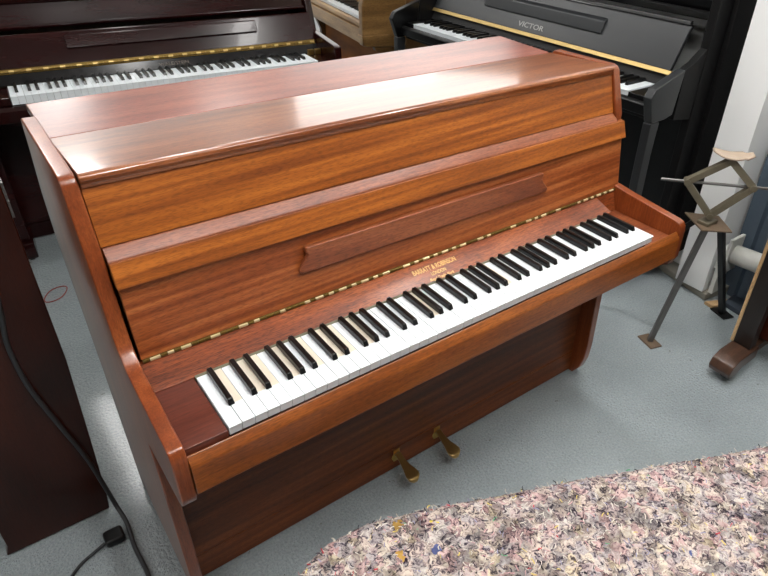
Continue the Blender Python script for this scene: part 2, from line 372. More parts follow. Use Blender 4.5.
# ------------------------------------------------------------------ keyboard
def keyboard(root, first, n_white, W, z, y0=0.0, depth=0.152, last_black=None, fancy=False, show=None, cheap=False, front=0.02):
    """first: letter of the first white key; every key is a mesh of its own (shared data)"""
    order = 'CDEFGAB'; i0 = order.index(first)
    k = W / 0.0235
    def white_mesh(cream=0):
        mb = MB(); g = 0.0005
        mb.prism([(0.0, -0.0025), (0.0008, 0), (depth, 0), (depth, -front), (0.0035, -front), (0.0030, -0.0035)], g, W - g, 0)
        if cream:
            mb.v = mb.v; mb.add([(g + 0.0002, 0.052 * k, 0.0002), (W - g - 0.0002, 0.052 * k, 0.0002), (W - g - 0.0002, depth, 0.0002), (g + 0.0002, depth, 0.0002)], [(0, 1, 2, 3)], 1)
        return mb
    def black_mesh():
        mb = MB(); w0 = 0.0059 * k; w1 = 0.0047 * k; h = 0.0125 * k; yb = depth; yf = 0.0475 * k
        lo = [(-w0, yf, 0.0004), (w0, yf, 0.0004), (w0, yb, 0.0004), (-w0, yb, 0.0004)]
        hi = [(-w1, yf + 0.005 * k, h), (w1, yf + 0.005 * k, h), (w1, yb, h), (-w1, yb, h)]
        mb.hexa(lo, hi); return mb
    wa = wc = bl = None
    off = {'C': -0.0018, 'D': 0.0018, 'F': -0.0022, 'G': 0, 'A': 0.0022}
    rnd = random.Random(3)
    for i in range(n_white):
        L = order[(i0 + i) % 7]
        if show is None or show(i):
            cream = fancy and i in (1, 3, 4, 6, 8, 10, 11, 13, 20, 29)
            if cream:
                if wc is None:
                    wc = white_mesh(1).build('white_key', [M['ivory'], M['cream']], root, bevel=0 if cheap else 0.0006, seg=1); o = wc
                else: o = wc.copy(); COL.objects.link(o)
            else:
                if wa is None:
                    wa = white_mesh(0).build('white_key', M['ivory'], root, bevel=0 if cheap else 0.0006, seg=1); o = wa
                else: o = wa.copy(); COL.objects.link(o)
            o.parent = root; o.location = (i * W, y0, z + (rnd.random() - 0.5) * 0.0006)
        if L in off and i < n_white - 1 and (i + 1) < n_white:
            if show is not None and not show(i): continue
            if bl is None: bl = black_mesh().build('black_key', M['ebony'], root, bevel=0 if cheap else 0.0015, seg=2); o = bl
            else: o = bl.copy(); COL.objects.link(o)
            o.parent = root; o.location = ((i + 1) * W + off[L] * k, y0, z)

# ================================================================== MAIN PIANO
XL0, XL1 = -0.102, -0.076       # left side panel
XR0, XR1 = 1.282, 1.309         # right side panel
P = thing('upright_piano', 'large orange-brown mahogany upright piano with two bronze pedals, in the centre', 'piano')
Z = ZO

def side_profile(right):
    p = [(0.66, -0.705), (0.668, -0.5), (0.685, -0.3), (0.72, -0.12), (0.745, 0.05), (0.72, 0.18), (0.66, 0.29)]
    if right: p += [(0.60, 0.31), (0.545, 0.335), (0.53, 0.357)]
    else: p += [(0.628, 0.368)]
    p += [(0.325, 0.360), (0.312, 0.356), (0.304, 0.346)]
    p += [(0.268, 0.235), (0.266, 0.18), (0.266, 0.05), (0.24, 0.036), (0.18, 0.028)] if right else [(0.268, 0.235), (0.246, 0.115), (0.240, 0.085), (0.228, 0.058), (0.208, 0.038), (0.18, 0.029)]
    p += [(0.012, 0.010), (-0.002, 0.006), (-0.010, -0.004), (-0.012, -0.02)]
    p += [(-0.012, -0.100), (0.0, -0.128), (0.02, -0.138), (0.20, -0.152), (0.202, -0.35), (0.198, -0.56), (0.202, -0.62), (0.214, -0.665), (0.24, -0.705)]
    return p
for a, b, r in ((XL0, XL1, False), (XR0, XR1, True)):
    mb = MB(); mb.prism(side_profile(r), a, b, 0); mb.build('side_panel', M['side'], P, Z, bevel=0.003, seg=3)

# back frame and posts
mb = MB(); mb.box(-0.07, 1.278, 0.60, 0.655, -0.69, 0.33); mb.build('back_board', M['ply'], P, Z)

# lid: front flap and back flap
mb = MB()
nose = [(0.304, 0.344), (0.298, 0.352), (0.300, 0.359), (0.308, 0.3625)]
mb.prism([(0.545, 0.3475), (0.545, 0.325), (0.312, 0.338), (0.304, 0.337)] + nose[:1] + nose[1:], XL1 + 0.002, XR0 - 0.002, 0)
mb.build('front_lid', M['lid'], P, Z, bevel=0.002, seg=3)
mb = MB(); mb.prism([(0.5465, 0.3475), (0.5465, 0.330), (0.765, 0.336), (0.765, 0.354)], XL1 + 0.001, XR0 - 0.001, 0)
mb.build('back_lid', M['lid_back'], P, Z, bevel=0.002, seg=3)

# upper front panel
mb = MB(); mb.prism([(0.3075, 0.337), (0.2785, 0.238), (0.30, 0.236), (0.33, 0.337)], XL1 + 0.0015, XR0 - 0.0015, 0)
mb.build('upper_panel', M['ribbon'], P, Z, bevel=0.001)
# folding top of the fallboard: sloping shelf with raised lip
mb = MB()
mb.prism([(0.262, 0.205), (0.2545, 0.2165), (0.253, 0.219), (0.2495, 0.219), (0.2335, 0.175), (0.252, 0.171), (0.262, 0.19)], XL1 + 0.003, XR0 - 0.002, 0)
mb.prism([(0.2585, 0.222), (0.2545, 0.2165), (0.253, 0.219), (0.2495, 0.219), (0.2335, 0.175), (0.2400, 0.173)], XR0 - 0.002, 1.300, 0)
mb.build('fallboard_shelf', M['ribbon'], P, Z, bevel=0.0012)
mb = MB(); mb.prism([(0.300, 0.2365), (0.2785, 0.2365), (0.2590, 0.2215), (0.2565, 0.2155), (0.264, 0.205), (0.30, 0.205)], XL1 + 0.003, XR0 - 0.002, 0)
mb.build('sloping_ledge', M['solid'], P, Z, bevel=0.001)
# fallboard
mb = MB(); mb.prism([(0.2465, 0.172), (0.2245, 0.026), (0.238, 0.022), (0.262, 0.172)], XL1 + 0.006, 1.299, 0)
FB = mb.build('fallboard', M['fall'], P, Z, bevel=0.001)
# music desk strip: S-shaped ends
mb = MB()
def desk_xz(u0, u1):   # outline on the board surface: (x, s) s along the board
    left = [(u0 + 0.016, 1.0), (u0 + 0.014, 0.85), (u0 + 0.018, 0.7), (u0 + 0.012, 0.5), (u0 + 0.001, 0.3), (u0 - 0.004, 0.12), (u0, 0.0)]
    right = [(u1 + 0.004, 0.0), (u1 + 0.008, 0.14), (u1 + 0.001, 0.3), (u1 - 0.010, 0.5), (u1 - 0.017, 0.7), (u1 - 0.012, 0.85), (u1 - 0.014, 1.0)]
    return left + right
A0 = Vector((0, 0.2325, 0.092)); A1 = Vector((0, 0.2405, 0.147)); nrm = Vector((0, -1, 0.15)).normalized()
out = desk_xz(0.262, 0.975)
lo = [A0.lerp(A1, s) + Vector((x, 0, 0)) - nrm * 0.001 for x, s in out]; hi = [A0.lerp(A1, s) + Vector((x, 0, 0)) + nrm * (0.010 + 0.006 * s) for x, s in out]
mb.hexa(lo, hi); mb.build('music_desk', M['solid'], P, Z, bevel=0.003, seg=3)
# name board below the hinge
mb = MB(); mb.prism([(0.2225, 0.019), (0.161, -0.004), (0.161, -0.018), (0.235, -0.01), (0.238, 0.019)], XL1 + 0.0005, 1.199, 0)
NB = mb.build('name_board', M['name'], P, Z, bevel=0.001)
mb = MB(); mb.box(0.0, 1.175, 0.152, 0.161, -0.012, -0.0012); mb.build('felt_strip', M['felt'], P, Z)
# piano hinge: dark brass leaf with worn bright knuckles
mb = MB()
mb.prism([(0.2215, 0.0185), (0.2245, 0.0185), (0.2265, 0.0265), (0.2235, 0.0265)], XL1 + 0.008, 1.281, 0, 0)
x = XL1 + 0.008; i = 0
rh = random.Random(5)
while x < 1.275:
    l = 0.0195 if i % 4 == 1 else 0.0125
    mb.lathe([(0.0034, x), (0.0034, x + l - 0.0012)], (0, 0.2222, 0.0225), 8, 0, 1 if i % 2 == 1 and rh.random() < 0.85 else 0)
    x += l; i += 1
mb.build('hinge', [M['brass_dull'], M['brass_bright']], P, Z, smooth=False, label='long brass hinge with worn knuckles')
# cheek blocks
mb = MB(); mb.box(XL1 + 0.0005, -0.0015, 0.002, 0.20, -0.045, -0.006); mb.build('key_block', M['block'], P, Z, bevel=0.0015)
mb = MB(); mb.box(1.1765, XR0 - 0.0005, 0.0005, 0.206, -0.0465, -0.038)
mb.build('key_block', M['solid'], P, Z, bevel=0.0015)
mb = MB(); mb.prism([(0.2225, 0.0185), (0.2065, -0.0375), (0.2165, -0.0375), (0.238, 0.0185)], 1.1995, XR0 - 0.0005, 0); mb.build('name_board_end', M['name'], P, Z, bevel=0.001)
# key bed, key slip
mb = MB(); mb.box(XL1 + 0.0005, XR0 - 0.0005, 0.02, 0.30, -0.112, -0.047); mb.build('key_bed', M['block'], P, Z, bevel=0.001)
mb = MB(); mb.prism([(-0.0008, -0.0185), (-0.0035, -0.0185), (-0.0145, -0.0315), (-0.018, -0.038), (-0.0175, -0.096), (-0.014, -0.1), (0.018, -0.1), (0.018, -0.046), (0.0015, -0.0465), (0.0012, -0.021), (-0.0008, -0.0205)], XL1 + 0.0005, XR0 - 0.0005, 0)
mb.build('key_slip', M['slip'], P, Z, bevel=0.0015, seg=2)
# lower panel with plinth rail
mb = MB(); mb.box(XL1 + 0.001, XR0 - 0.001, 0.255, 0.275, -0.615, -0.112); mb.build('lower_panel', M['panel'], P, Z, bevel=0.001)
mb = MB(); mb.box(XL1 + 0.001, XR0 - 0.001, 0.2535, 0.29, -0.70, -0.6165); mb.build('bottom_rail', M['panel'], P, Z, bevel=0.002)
# pedals
for px in (0.518, 0.668):
    mb = MB()
    prof = [(0.0, 0.009, -0.016), (0.012, 0.009, -0.006), (0.022, 0.009, -0.007), (0.04, 0.010, -0.012), (0.062, 0.0135, -0.013), (0.080, 0.0185, -0.012), (0.094, 0.021, -0.011), (0.104, 0.019, -0.012), (0.110, 0.013, -0.014), (0.113, 0.006, -0.017)]
    n = len(prof); vs = []
    for t, w, dz_ in prof:
        y = 0.253 - t; zc = -0.622 + dz_; x_ = px - t * 0.10
        for dx in (-w, -w * 0.6, w * 0.6, w): vs.append((x_ + dx, y, zc + (0.0 if abs(dx) == w else 0.0025)))
        for dx in (-w, w): vs.append((x_ + dx * 0.92, y, zc - 0.009))
    fs = []
    for a in range(n - 1):
        q = a * 6; w_ = q + 6
        fs += [(q, q + 1, w_ + 1, w_), (q + 1, q + 2, w_ + 2, w_ + 1), (q + 2, q + 3, w_ + 3, w_ + 2), (q + 3, q + 5, w_ + 5, w_ + 3), (q + 5, q + 4, w_ + 4, w_ + 5), (q + 4, q, w_, w_ + 4)]
    q = (n - 1) * 6
    fs += [(0, 4, 5, 3, 2, 1), (q, q + 1, q + 2, q + 3, q + 5, q + 4)]
    mb.add(vs, fs)
    pd = mb.build('pedal', M['bronze'], P, Z, bevel=0.0014, label='bronze pedal')
    mb = MB(); mb.box(px - 0.011, px + 0.011, 0.2505, 0.2532, -0.668, -0.622); mb.lathe([(0.0145, 0.2504), (0.0145, 0.2485), (0.011, 0.2475)], (px - 0.004, 0, -0.648), 18, 1)
    mb.build('pedal_plate', M['brass'], pd, Z, bevel=0.001)
keyboard(P, 'A', 50, 0.0235, Z, fancy=True)
# gold lettering on the name board
c0 = Vector((0, 0.161, -0.004)); c1 = Vector((0, 0.2225, 0.019)); d = (c1 - c0).normalized(); nn = Vector((0, -d.z, d.y))
rot = Matrix(((1, 0, 0, 0), (0, d.y, nn.y, 0), (0, d.z, nn.z, 0), (0, 0, 0, 1)))
def nbpos(x, s): q = c0.lerp(c1, s) + nn * 0.0003; return Vector((x, q.y, q.z + Z))
text_part('lettering', 'BARRATT & ROBINSON', M['letter'], P, nbpos(0.588, 0.52), rot, 0.0195, 0.128, shear=0.18, extrude=0.0003)
text_part('lettering', 'LONDON', M['letter'], P, nbpos(0.588, 0.28), rot, 0.0135, 0.044, shear=0.18, extrude=0.0003)
text_part('lettering', 'Regd Trade Mark', M['letter'], P, nbpos(0.588, 0.07), rot, 0.011, 0.072, shear=0.4, extrude=0.0002)

# ================================================================== MAROON PIANO (behind, left)
d0 = math.radians(-4.7)
Q = thing('upright_piano', 'glossy dark maroon upright piano behind the mahogany piano, at the upper left', 'piano', (-0.015, 1.999, 0), d0)
kz = ZO + 0.04
def part(name, prof, x0, x1, mat, root, dz, bevel=0.002, axis=0, label=None):
    mb = MB(); mb.prism(prof, x0, x1, axis); return mb.build(name, mat, root, dz, bevel=bevel, label=label)
F = -kz
side = [(0.56, F), (0.56, 0.262), (0.310, 0.262), (0.245, 0.085), (0.0, 0.064), (-0.03, 0.058), (-0.035, -0.055), (0.0, -0.08), (0.20, -0.10), (0.20, F + 0.12), (0.24, F)]
part('side_panel', side, -0.145, -0.112, M['maroon'], Q, kz, 0.004)
part('side_panel', side, 1.312, 1.345, M['maroon'], Q, kz, 0.004)
part('lid', [(0.32, 0.263), (0.32, 0.285), (0.62, 0.285), (0.62, 0.263)], -0.15, 1.35, M['maroon'], Q, kz, 0.006)
part('upper_panel', [(0.305, 0.178), (0.322, 0.235), (0.328, 0.262), (0.35, 0.262), (0.35, 0.178)], -0.111, 1.311, M['maroon'], Q, kz, 0.003)
part('panel_moulding', [(0.2995, 0.172), (0.295, 0.182), (0.3, 0.190), (0.3045, 0.186), (0.3045, 0.172)], -0.111, 1.311, M['maroon'], Q, kz, 0.002)
part('fallboard', [(0.195, 0.051), (0.258, 0.158), (0.266, 0.163), (0.276, 0.158), (0.282, 0.150), (0.215, 0.048)], -0.105, 1.318, M['maroon'], Q, kz, 0.003)
part('music_desk', [(0.2155, 0.106), (0.2385, 0.150), (0.2515, 0.150), (0.2305, 0.108)], 0.245, 1.04, M['maroon'], Q, kz, 0.003)
part('name_board', [(0.150, 0.002), (0.180, 0.036), (0.215, 0.036), (0.215, 0.002)], -0.111, 1.311, M['maroon_ply'], Q, kz, 0.002)
mb = MB(); mb.prism([(0.178, 0.0365), (0.190, 0.052), (0.2, 0.052), (0.2, 0.0365)], -0.105, 1.305, 0, 0)
x = -0.10; i = 0
while x < 1.29: mb.lathe([(0.0055, x), (0.0055, x + 0.018)], (0, 0.181, 0.045), 8, 0, 1 if i % 3 == 0 else 0); x += 0.02; i += 1
mb.build('hinge', [M['brass_dull'], M['gold']], Q, kz)
part('key_slip', [(-0.03, -0.045), (-0.012, -0.034), (0.0, -0.036), (0.0, -0.09), (-0.03, -0.09)], -0.111, 1.311, M['maroon'], Q, kz, 0.003)
part('key_bed', [(0.002, -0.095), (0.002, -0.038), (0.4, -0.038), (0.4, -0.095)], -0.111, 1.311, M['maroon'], Q, kz, 0.003)
part('key_block', [(0.0, -0.034), (0.0, -0.004), (0.149, -0.004), (0.149, -0.034)], -0.111, -0.002, M['maroon'], Q, kz, 0.003)
part('key_block', [(0.0, -0.034), (0.0, -0.004), (0.149, -0.004), (0.149, -0.034)], 1.239, 1.311, M['maroon'], Q, kz, 0.003)
for xx in (1.245, 1.281):
    mb = MB(); mb.box(xx, xx + 0.028, 0.125, 0.142, -0.003, 0.022); mb.build('brass_bracket', M['brass'], Q, kz, bevel=0.001)
part('lower_panel', [(0.34, F + 0.08), (0.34, -0.1), (0.37, -0.1), (0.37, F + 0.08)], -0.111, 1.311, M['maroon'], Q, kz, 0.003)
part('bottom_rail', [(0.335, F + 0.01), (0.335, F + 0.078), (0.38, F + 0.078), (0.38, F + 0.01)], -0.111, 1.311, M['maroon'], Q, kz, 0.002)
part('back_board', [(0.52, F + 0.01), (0.52, 0.26), (0.55, 0.26), (0.55, F + 0.01)], -0.111, 1.311, M['ply'], Q, kz, 0.0)
for xa in (-0.150, 1.29):
    mb = MB(); mb.prism([(0.03, F + 0.06), (0.02, F + 0.10), (0.03, F + 0.135), (0.199, F + 0.135), (0.199, F + 0.05)], xa, xa + 0.06, 0); mb.build('toe', M['maroon'], Q, kz, bevel=0.006)
    mb = MB(); mb.prism([(0.03, -0.055), (0.055, F + 0.136), (0.11, F + 0.136), (0.12, -0.055)], xa + 0.006, xa + 0.05, 0); mb.build('leg', M['maroon'], Q, kz, bevel=0.004)
    mb = MB(); mb.lathe([(0.024, -0.011), (0.029, -0.008), (0.029, 0.008), (0.024, 0.011)], (xa + 0.03, 0.15, F + 0.029), 18, 0); mb.box(xa + 0.012, xa + 0.048, 0.132, 0.168, F + 0.045, F + 0.075)
    mb.build('castor', M['steel_dark'], Q, kz)
keyboard(Q, 'A', 52, 1.237 / 52, kz, cheap=True, front=0.032)
nd = Vector((0, 0.030, 0.034)).normalized(); nv = Vector((0, -nd.z, nd.y))
rot2 = Matrix(((1, 0, 0, 0), (0, nd.y, nv.y, 0), (0, nd.z, nv.z, 0), (0, 0, 0, 1)))
text_part('lettering', 'WALDSTEIN', M['letter_dim'], Q, Vector((0.635, 0.150, 0.002 + kz)) + nd * 0.014 + nv * 0.0004, rot2, 0.021, 0.125, extrude=0.0003)

# ================================================================== BLACK PIANO (behind, right) - local x runs to world -y
V = thing('upright_piano', 'black upright piano with VICTOR in silver letters above its gold strip', 'piano', (1.80, 1.949, 0), -PI / 2)
kz = ZO + 0.14; F = -kz; KW = 1.345
vside = [(0.34, F), (0.34, 0.46), (0.225, 0.46), (0.205, 0.262), (0.185, 0.255), (0.06, 0.19), (-0.05, 0.172), (-0.085, 0.15), (-0.10, 0.11), (-0.055, -0.075), (0.08, -0.082), (0.20, -0.10), (0.20, F)]
BK = M['black_gloss']; BS = M['black_sheen']
for xa, outer in ((-0.098, False), (1.470, True)):
    arm = [(0.09, 0.098), (0.06, 0.09), (-0.03, 0.062), (-0.065, 0.052), (-0.085, 0.02), (-0.05, -0.072), (0.03, -0.070), (0.072, -0.060)]
    mb = MB(); mb.prism(arm, xa, xa + 0.034, 0); mb.build('arm', BS if outer else BK, V, kz, bevel=0.005, seg=3)
    mb = MB(); mb.prism([(0.0905, 0.096), (0.14, 0.115), (0.1995, 0.155), (0.1995, -0.10), (0.0905, -0.084)], xa + 0.003, xa + 0.031, 0); mb.build('arm_end', M['black_case'], V, kz, bevel=0.002)
    mb = MB(); mb.prism([(0.2, F + 0.10), (0.2, 0.46), (0.41, 0.46), (0.41, F + 0.10)], xa, xa + 0.034, 0); mb.build('side_panel', M['black_case'], V, kz, bevel=0.004)
    mb = MB(); mb.prism([(-0.052, -0.073), (0.0, -0.073), (-0.005, -0.2), (0.0, -0.42), (0.02, -0.52), (0.07, -0.60), (0.1995, -0.66), (0.1995, -0.72), (0.06, -0.66), (-0.01, -0.58), (-0.042, -0.46), (-0.05, -0.3)], xa, xa + 0.034, 0); mb.build('leg', BS, V, kz, bevel=0.004)
# raised corner post on the near side
mb = MB(); mb.box(1.5045, 1.526, 0.285, 0.405, F + 0.12, 0.455); mb.build('side_batten', M['black_case'], V, kz, bevel=0.003)
part('lid', [(0.19, 0.462), (0.19, 0.488), (0.412, 0.488), (0.412, 0.462)], -0.11, 1.52, BK, V, kz, 0.006)
part('upper_panel', [(0.275, 0.235), (0.24, 0.460), (0.265, 0.460), (0.30, 0.235)], -0.063, 1.469, BK, V, kz, 0.003)
part('panel_rail', [(0.262, 0.235), (0.247, 0.262), (0.255, 0.268), (0.2745, 0.235)], -0.063, 1.469, BK, V, kz, 0.002)
fb0 = Vector((0, 0.180, 0.056)); fb1 = Vector((0, 0.255, 0.208))
part('fallboard', [(0.180, 0.056), (0.255, 0.208), (0.268, 0.208), (0.270, 0.196), (0.198, 0.052)], -0.060, 1.385, BS, V, kz, 0.003)
part('fallboard_rail', [(0.249, 0.2085), (0.257, 0.224), (0.272, 0.222), (0.270, 0.2085)], -0.060, 1.380, BK, V, kz, 0.0025)
part('music_desk', [(0.2025, 0.118), (0.219, 0.166), (0.245, 0.178), (0.229, 0.125)], 0.30, 1.02, BS, V, kz, 0.004)
part('hinge_strip', [(0.168, 0.043), (0.1785, 0.057), (0.188, 0.055), (0.182, 0.043)], -0.062, 1.395, M['gold'], V, kz, 0.001, label='gold hinge strip')
part('name_board', [(0.165, 0.001), (0.186, 0.042), (0.21, 0.042), (0.21, 0.001)], -0.063, 1.469, M['black_dull'], V, kz, 0.002)
part('key_bed', [(0.001, -0.08), (0.001, -0.025), (0.26, -0.025), (0.26, -0.08)], -0.063, 1.469, BK, V, kz, 0.002)
part('key_slip', [(-0.03, -0.06), (-0.03, -0.026), (-0.018, -0.014), (0.0, -0.022), (0.0, -0.06)], -0.063, 1.469, BK, V, kz, 0.004)
part('key_block', [(0.0, -0.024), (0.0, -0.003), (0.164, -0.003), (0.164, -0.024)], -0.063, -0.003, BK, V, kz, 0.003)
part('key_block', [(0.0, -0.024), (0.0, -0.003), (0.164, -0.003), (0.164, -0.024)], 1.348, 1.469, BK, V, kz, 0.003)
part('lower_panel', [(0.21, F + 0.19), (0.21, -0.105), (0.23, -0.105), (0.23, F + 0.19)], -0.063, 1.469, BK, V, kz, 0.002)
part('bottom_rail', [(0.205, F + 0.10), (0.205, F + 0.188), (0.40, F + 0.188), (0.40, F + 0.10)], -0.063, 1.469, BK, V, kz, 0.002)
for cx_ in (0.05, 1.15):
    mb = MB(); mb.lathe([(0.03, -0.012), (0.035, -0.008), (0.035, 0.008), (0.03, 0.012)], (cx_, 0.28, F + 0.0355), 18, 0); mb.box(cx_ - 0.02, cx_ + 0.02, 0.26, 0.30, F + 0.05, F + 0.0995); mb.build('castor', M['steel_dark'], V, kz)
keyboard(V, 'A', 52, KW / 52, kz, depth=0.164, cheap=True)
nd = (fb1 - fb0).normalized(); nv = Vector((0, -nd.z, nd.y))
rot3 = Matrix(((1, 0, 0, 0), (0, nd.y, nv.y, 0), (0, nd.z, nv.z, 0), (0, 0, 0, 1)))
text_part('lettering', 'VICTOR', M['letter_white'], V, Vector((0.635, fb0.y, fb0.z + kz)) + nd * 0.020 + nv * 0.0006, rot3, 0.031, 0.16, extrude=0.0004)

# ================================================================== WALNUT PIANO (far centre)
wa = math.radians(-99.3)
Wn = thing('upright_piano', 'golden walnut upright piano farthest back, between the maroon and black pianos', 'piano', (2.017, 3.657, 0), wa)
kz = ZO + 0.085; F = -kz; WK = 1.2235
cheek = [(0.24, 0.20), (0.06, 0.155), (0.0, 0.135), (-0.025, 0.11), (-0.035, 0.07), (-0.035, -0.14), (0.0, -0.148), (0.24, -0.16)]
for xa in (-0.06, WK + 0.004):
    mb = MB(); mb.prism(cheek, xa, xa + 0.056, 0); mb.build('cheek', M['walnut_cheek'], Wn, kz, bevel=0.008, seg=3)
    mb = MB(); mb.prism([(0.241, F + 0.01), (0.241, 0.42), (0.55, 0.42), (0.55, F + 0.01)], xa + 0.01, xa + 0.05, 0); mb.build('side_panel', M['walnut_end'], Wn, kz, bevel=0.004)
    mb = MB(); mb.prism([(0.04, -0.152), (0.05, -0.175), (0.09, -0.19), (0.14, -0.23), (0.17, -0.30), (0.19, -0.45), (0.19, F + 0.01), (0.2405, F + 0.01), (0.2405, -0.162)], xa + 0.006, xa + 0.05, 0)
    mb.build('corbel', M['walnut_end'], Wn, kz, bevel=0.004)
    mb = MB(); mb.box(xa - 0.003, xa + 0.059, -0.04, 0.24, -0.092, -0.085); mb.build('moulding', M['walnut'], Wn, kz, bevel=0.002)
part('key_slip', [(-0.018, -0.05), (-0.018, -0.03), (-0.008, -0.018), (0.0, -0.022), (0.0, -0.05)], 0.0, WK, M['walnut'], Wn, kz, 0.002)
part('key_bed', [(-0.028, -0.135), (-0.028, -0.056), (0.2, -0.056), (0.2, -0.135)], 0.0, WK, M['walnut'], Wn, kz, 0.003)
part('name_board', [(0.152, 0.002), (0.156, 0.12), (0.18, 0.12), (0.18, 0.002)], 0.0, WK, M['walnut'], Wn, kz, 0.002)
part('fallboard', [(0.04, 0.148), (0.06, 0.162), (0.24, 0.21), (0.24, 0.185), (0.06, 0.142)], 0.0, WK, M['walnut'], Wn, kz, 0.003) if False else None
part('upper_panel', [(0.245, 0.125), (0.245, 0.42), (0.27, 0.42), (0.27, 0.125)], 0.0, WK, M['walnut'], Wn, kz, 0.002)
part('top_shelf', [(0.15, 0.121), (0.15, 0.134), (0.244, 0.134), (0.244, 0.121)], 0.0, WK, M['walnut'], Wn, kz, 0.002)
part('lid', [(0.22, 0.422), (0.22, 0.45), (0.56, 0.45), (0.56, 0.422)], -0.07, WK + 0.07, M['walnut'], Wn, kz, 0.005)
part('lower_panel', [(0.20, F + 0.02), (0.20, -0.137), (0.225, -0.137), (0.225, F + 0.02)], 0.0, WK, M['walnut_panel'], Wn, kz, 0.002)
keyboard(Wn, 'A', 52, WK / 52, kz, cheap=True)

# ================================================================== DARK RED PIANO (left edge of the picture)
D = thing('upright_piano', 'dark red glossy piano at the left edge with a black cable hanging over it', 'piano', (-0.2, 0.6, 0))
# faces -x: its right-hand end panel is seen; case runs back along y
dp = [(0.0, 0.004), (0.006, 0.06), (0.019, 0.32), (0.028, 0.52), (0.028, 1.16), (-0.30, 1.16), (-0.34, 0.86), (-0.58, 0.80), (-0.60, 0.74), (-0.58, 0.60), (-0.28, 0.58), (-0.236, 0.12), (-0.236, 0.035), (-0.245, 0.004)]
mb = MB(); mb.prism(dp, 0.0, 0.03, 1); mb.build('side_panel', M['darkmahog'], D, 0, bevel=0.003)
mb = MB(); mb.box(-0.22, -0.20, 0.031, 0.66, 0.02, 0.60); mb.build('lower_panel', M['darkmahog'], D, 0, bevel=0.002)
mb = MB(); mb.box(-0.03, -0.004, 0.031, 0.66, 0.02, 1.15); mb.build('back_board', M['ply'], D)
mb = MB(); mb.box(-0.33, 0.032, -0.004, 0.69, 1.161, 1.185); mb.build('lid', M['darkmahog'], D, bevel=0.004)
mb = MB(); mb.box(-0.56, -0.2, 0.031, 0.66, 0.61, 0.70); mb.build('key_bed', M['darkmahog'], D, bevel=0.003)
mb = MB(); mb.box(-0.32, -0.29, 0.031, 0.66, 0.80, 1.15); mb.build('upper_panel', M['darkmahog'], D, bevel=0.003)
mb = MB(); mb.prism(dp, 0.661, 0.691, 1); mb.build('side_panel', M['darkmahog'], D, 0, bevel=0.003)
mb = MB(); mb.box(0.0282, 0.0325, 0.0005, 0.03, 0.890, 0.925); mb.box(0.0282, 0.0325, 0.0005, 0.03, 0.930, 0.965); mb.build('edge_glint', M['steel'], D, label='pale strips standing for a reflection on the glossy edge')  # pale strips added in place of a reflection on the glossy edge

# ================================================================== CABLE, BOX, RED BAND
def smoothpts(ctrl, n=12):
    out = []; P_ = [Vector(p) for p in ctrl]; P_ = [P_[0] * 2 - P_[1]] + P_ + [P_[-1] * 2 - P_[-2]]
    for i in range(1, len(P_) - 2):
        for k in range(n):
            t = k / n; a, b, c, e = P_[i - 1], P_[i], P_[i + 1], P_[i + 2]
            out.append(0.5 * ((2 * b) + (c - a) * t + (2 * a - 5 * b + 4 * c - e) * t * t + (3 * b - a - 3 * c + e) * t ** 3))
    out.append(P_[-2]); return out
# pixel-free control points: the cable leans against the dark red panel, then runs over the floor
cab = [(-0.238, 0.588, 0.84), (-0.252, 0.588, 0.70), (-0.263, 0.588, 0.63), (-0.264, 0.588, 0.56), (-0.257, 0.588, 0.48), (-0.232, 0.588, 0.35), (-0.207, 0.587, 0.225), (-0.192, 0.584, 0.10), (-0.184, 0.575, 0.03), (-0.176, 0.52, 0.008), (-0.180, 0.435, 0.0075), (-0.176, 0.336, 0.0075), (-0.185, 0.22, 0.0075), (-0.24, 0.05, 0.0075)]
mb = MB(); mb.tube(smoothpts(cab), 0.0058, 10); tag(mb.build('power_cable', M['rubber'], smooth=True), 'black cable hanging down the dark red piano and trailing over the grey floor', 'cable')
T = thing('cable_adapter', 'small black plastic box on the floor between the dark red piano and the mahogany piano', 'adapter', (-0.208, 0.492, 0))
mb = MB(); mb.box(-0.03, 0.018, -0.022, 0.024, 0.0008, 0.026)
mb.build('housing', M['plastic_black'], T, bevel=0.009, seg=3)
mb = MB(); mb.tube(smoothpts([(-0.030, -0.005, 0.012), (-0.06, -0.012, 0.006), (-0.10, -0.03, 0.005), (-0.135, -0.07, 0.005), (-0.15, -0.14, 0.005), (-0.16, -0.26, 0.005)]), 0.0042, 10); mb.build('lead', M['rubber'], T, smooth=True)
mb = MB(); ring = [(0.046 * math.cos(t) * (1 + 0.1 * math.sin(2 * t)) - 0.100, 1.80 + 0.045 * math.sin(t) + 0.02 * math.cos(t), 0.003) for t in [2 * PI * i / 40 for i in range(41)]]
mb.tube(ring, 0.0022, 6, cap=False); tag(mb.build('rubber_band', M['red'], smooth=True), 'thin red rubber band lying open on the floor left of the mahogany piano', 'rubber band')

# ================================================================== BLANKET OVER A STOOL (foreground)
ang = math.radians(-22.5); ca, sa = math.cos(ang), math.sin(ang)
zt = ZO - 0.2
B = thing('piano_bench', 'low bench hidden under the speckled felt blanket in the foreground', 'bench', (0.56, -0.60, 0), ang)
mb = MB(); mb.box(-0.50, 0.62, -0.17, 0.17, zt - 0.08, zt - 0.022); mb.build('seat', M['brown'], B, bevel=0.006)
for lx in (-0.46, 0.58):
    for ly in (-0.14, 0.14):
        mb = MB(); mb.box(lx - 0.02, lx + 0.02, ly - 0.02, ly + 0.02, 0.0, zt - 0.081); mb.build('leg', M['brown'], B, bevel=0.003)

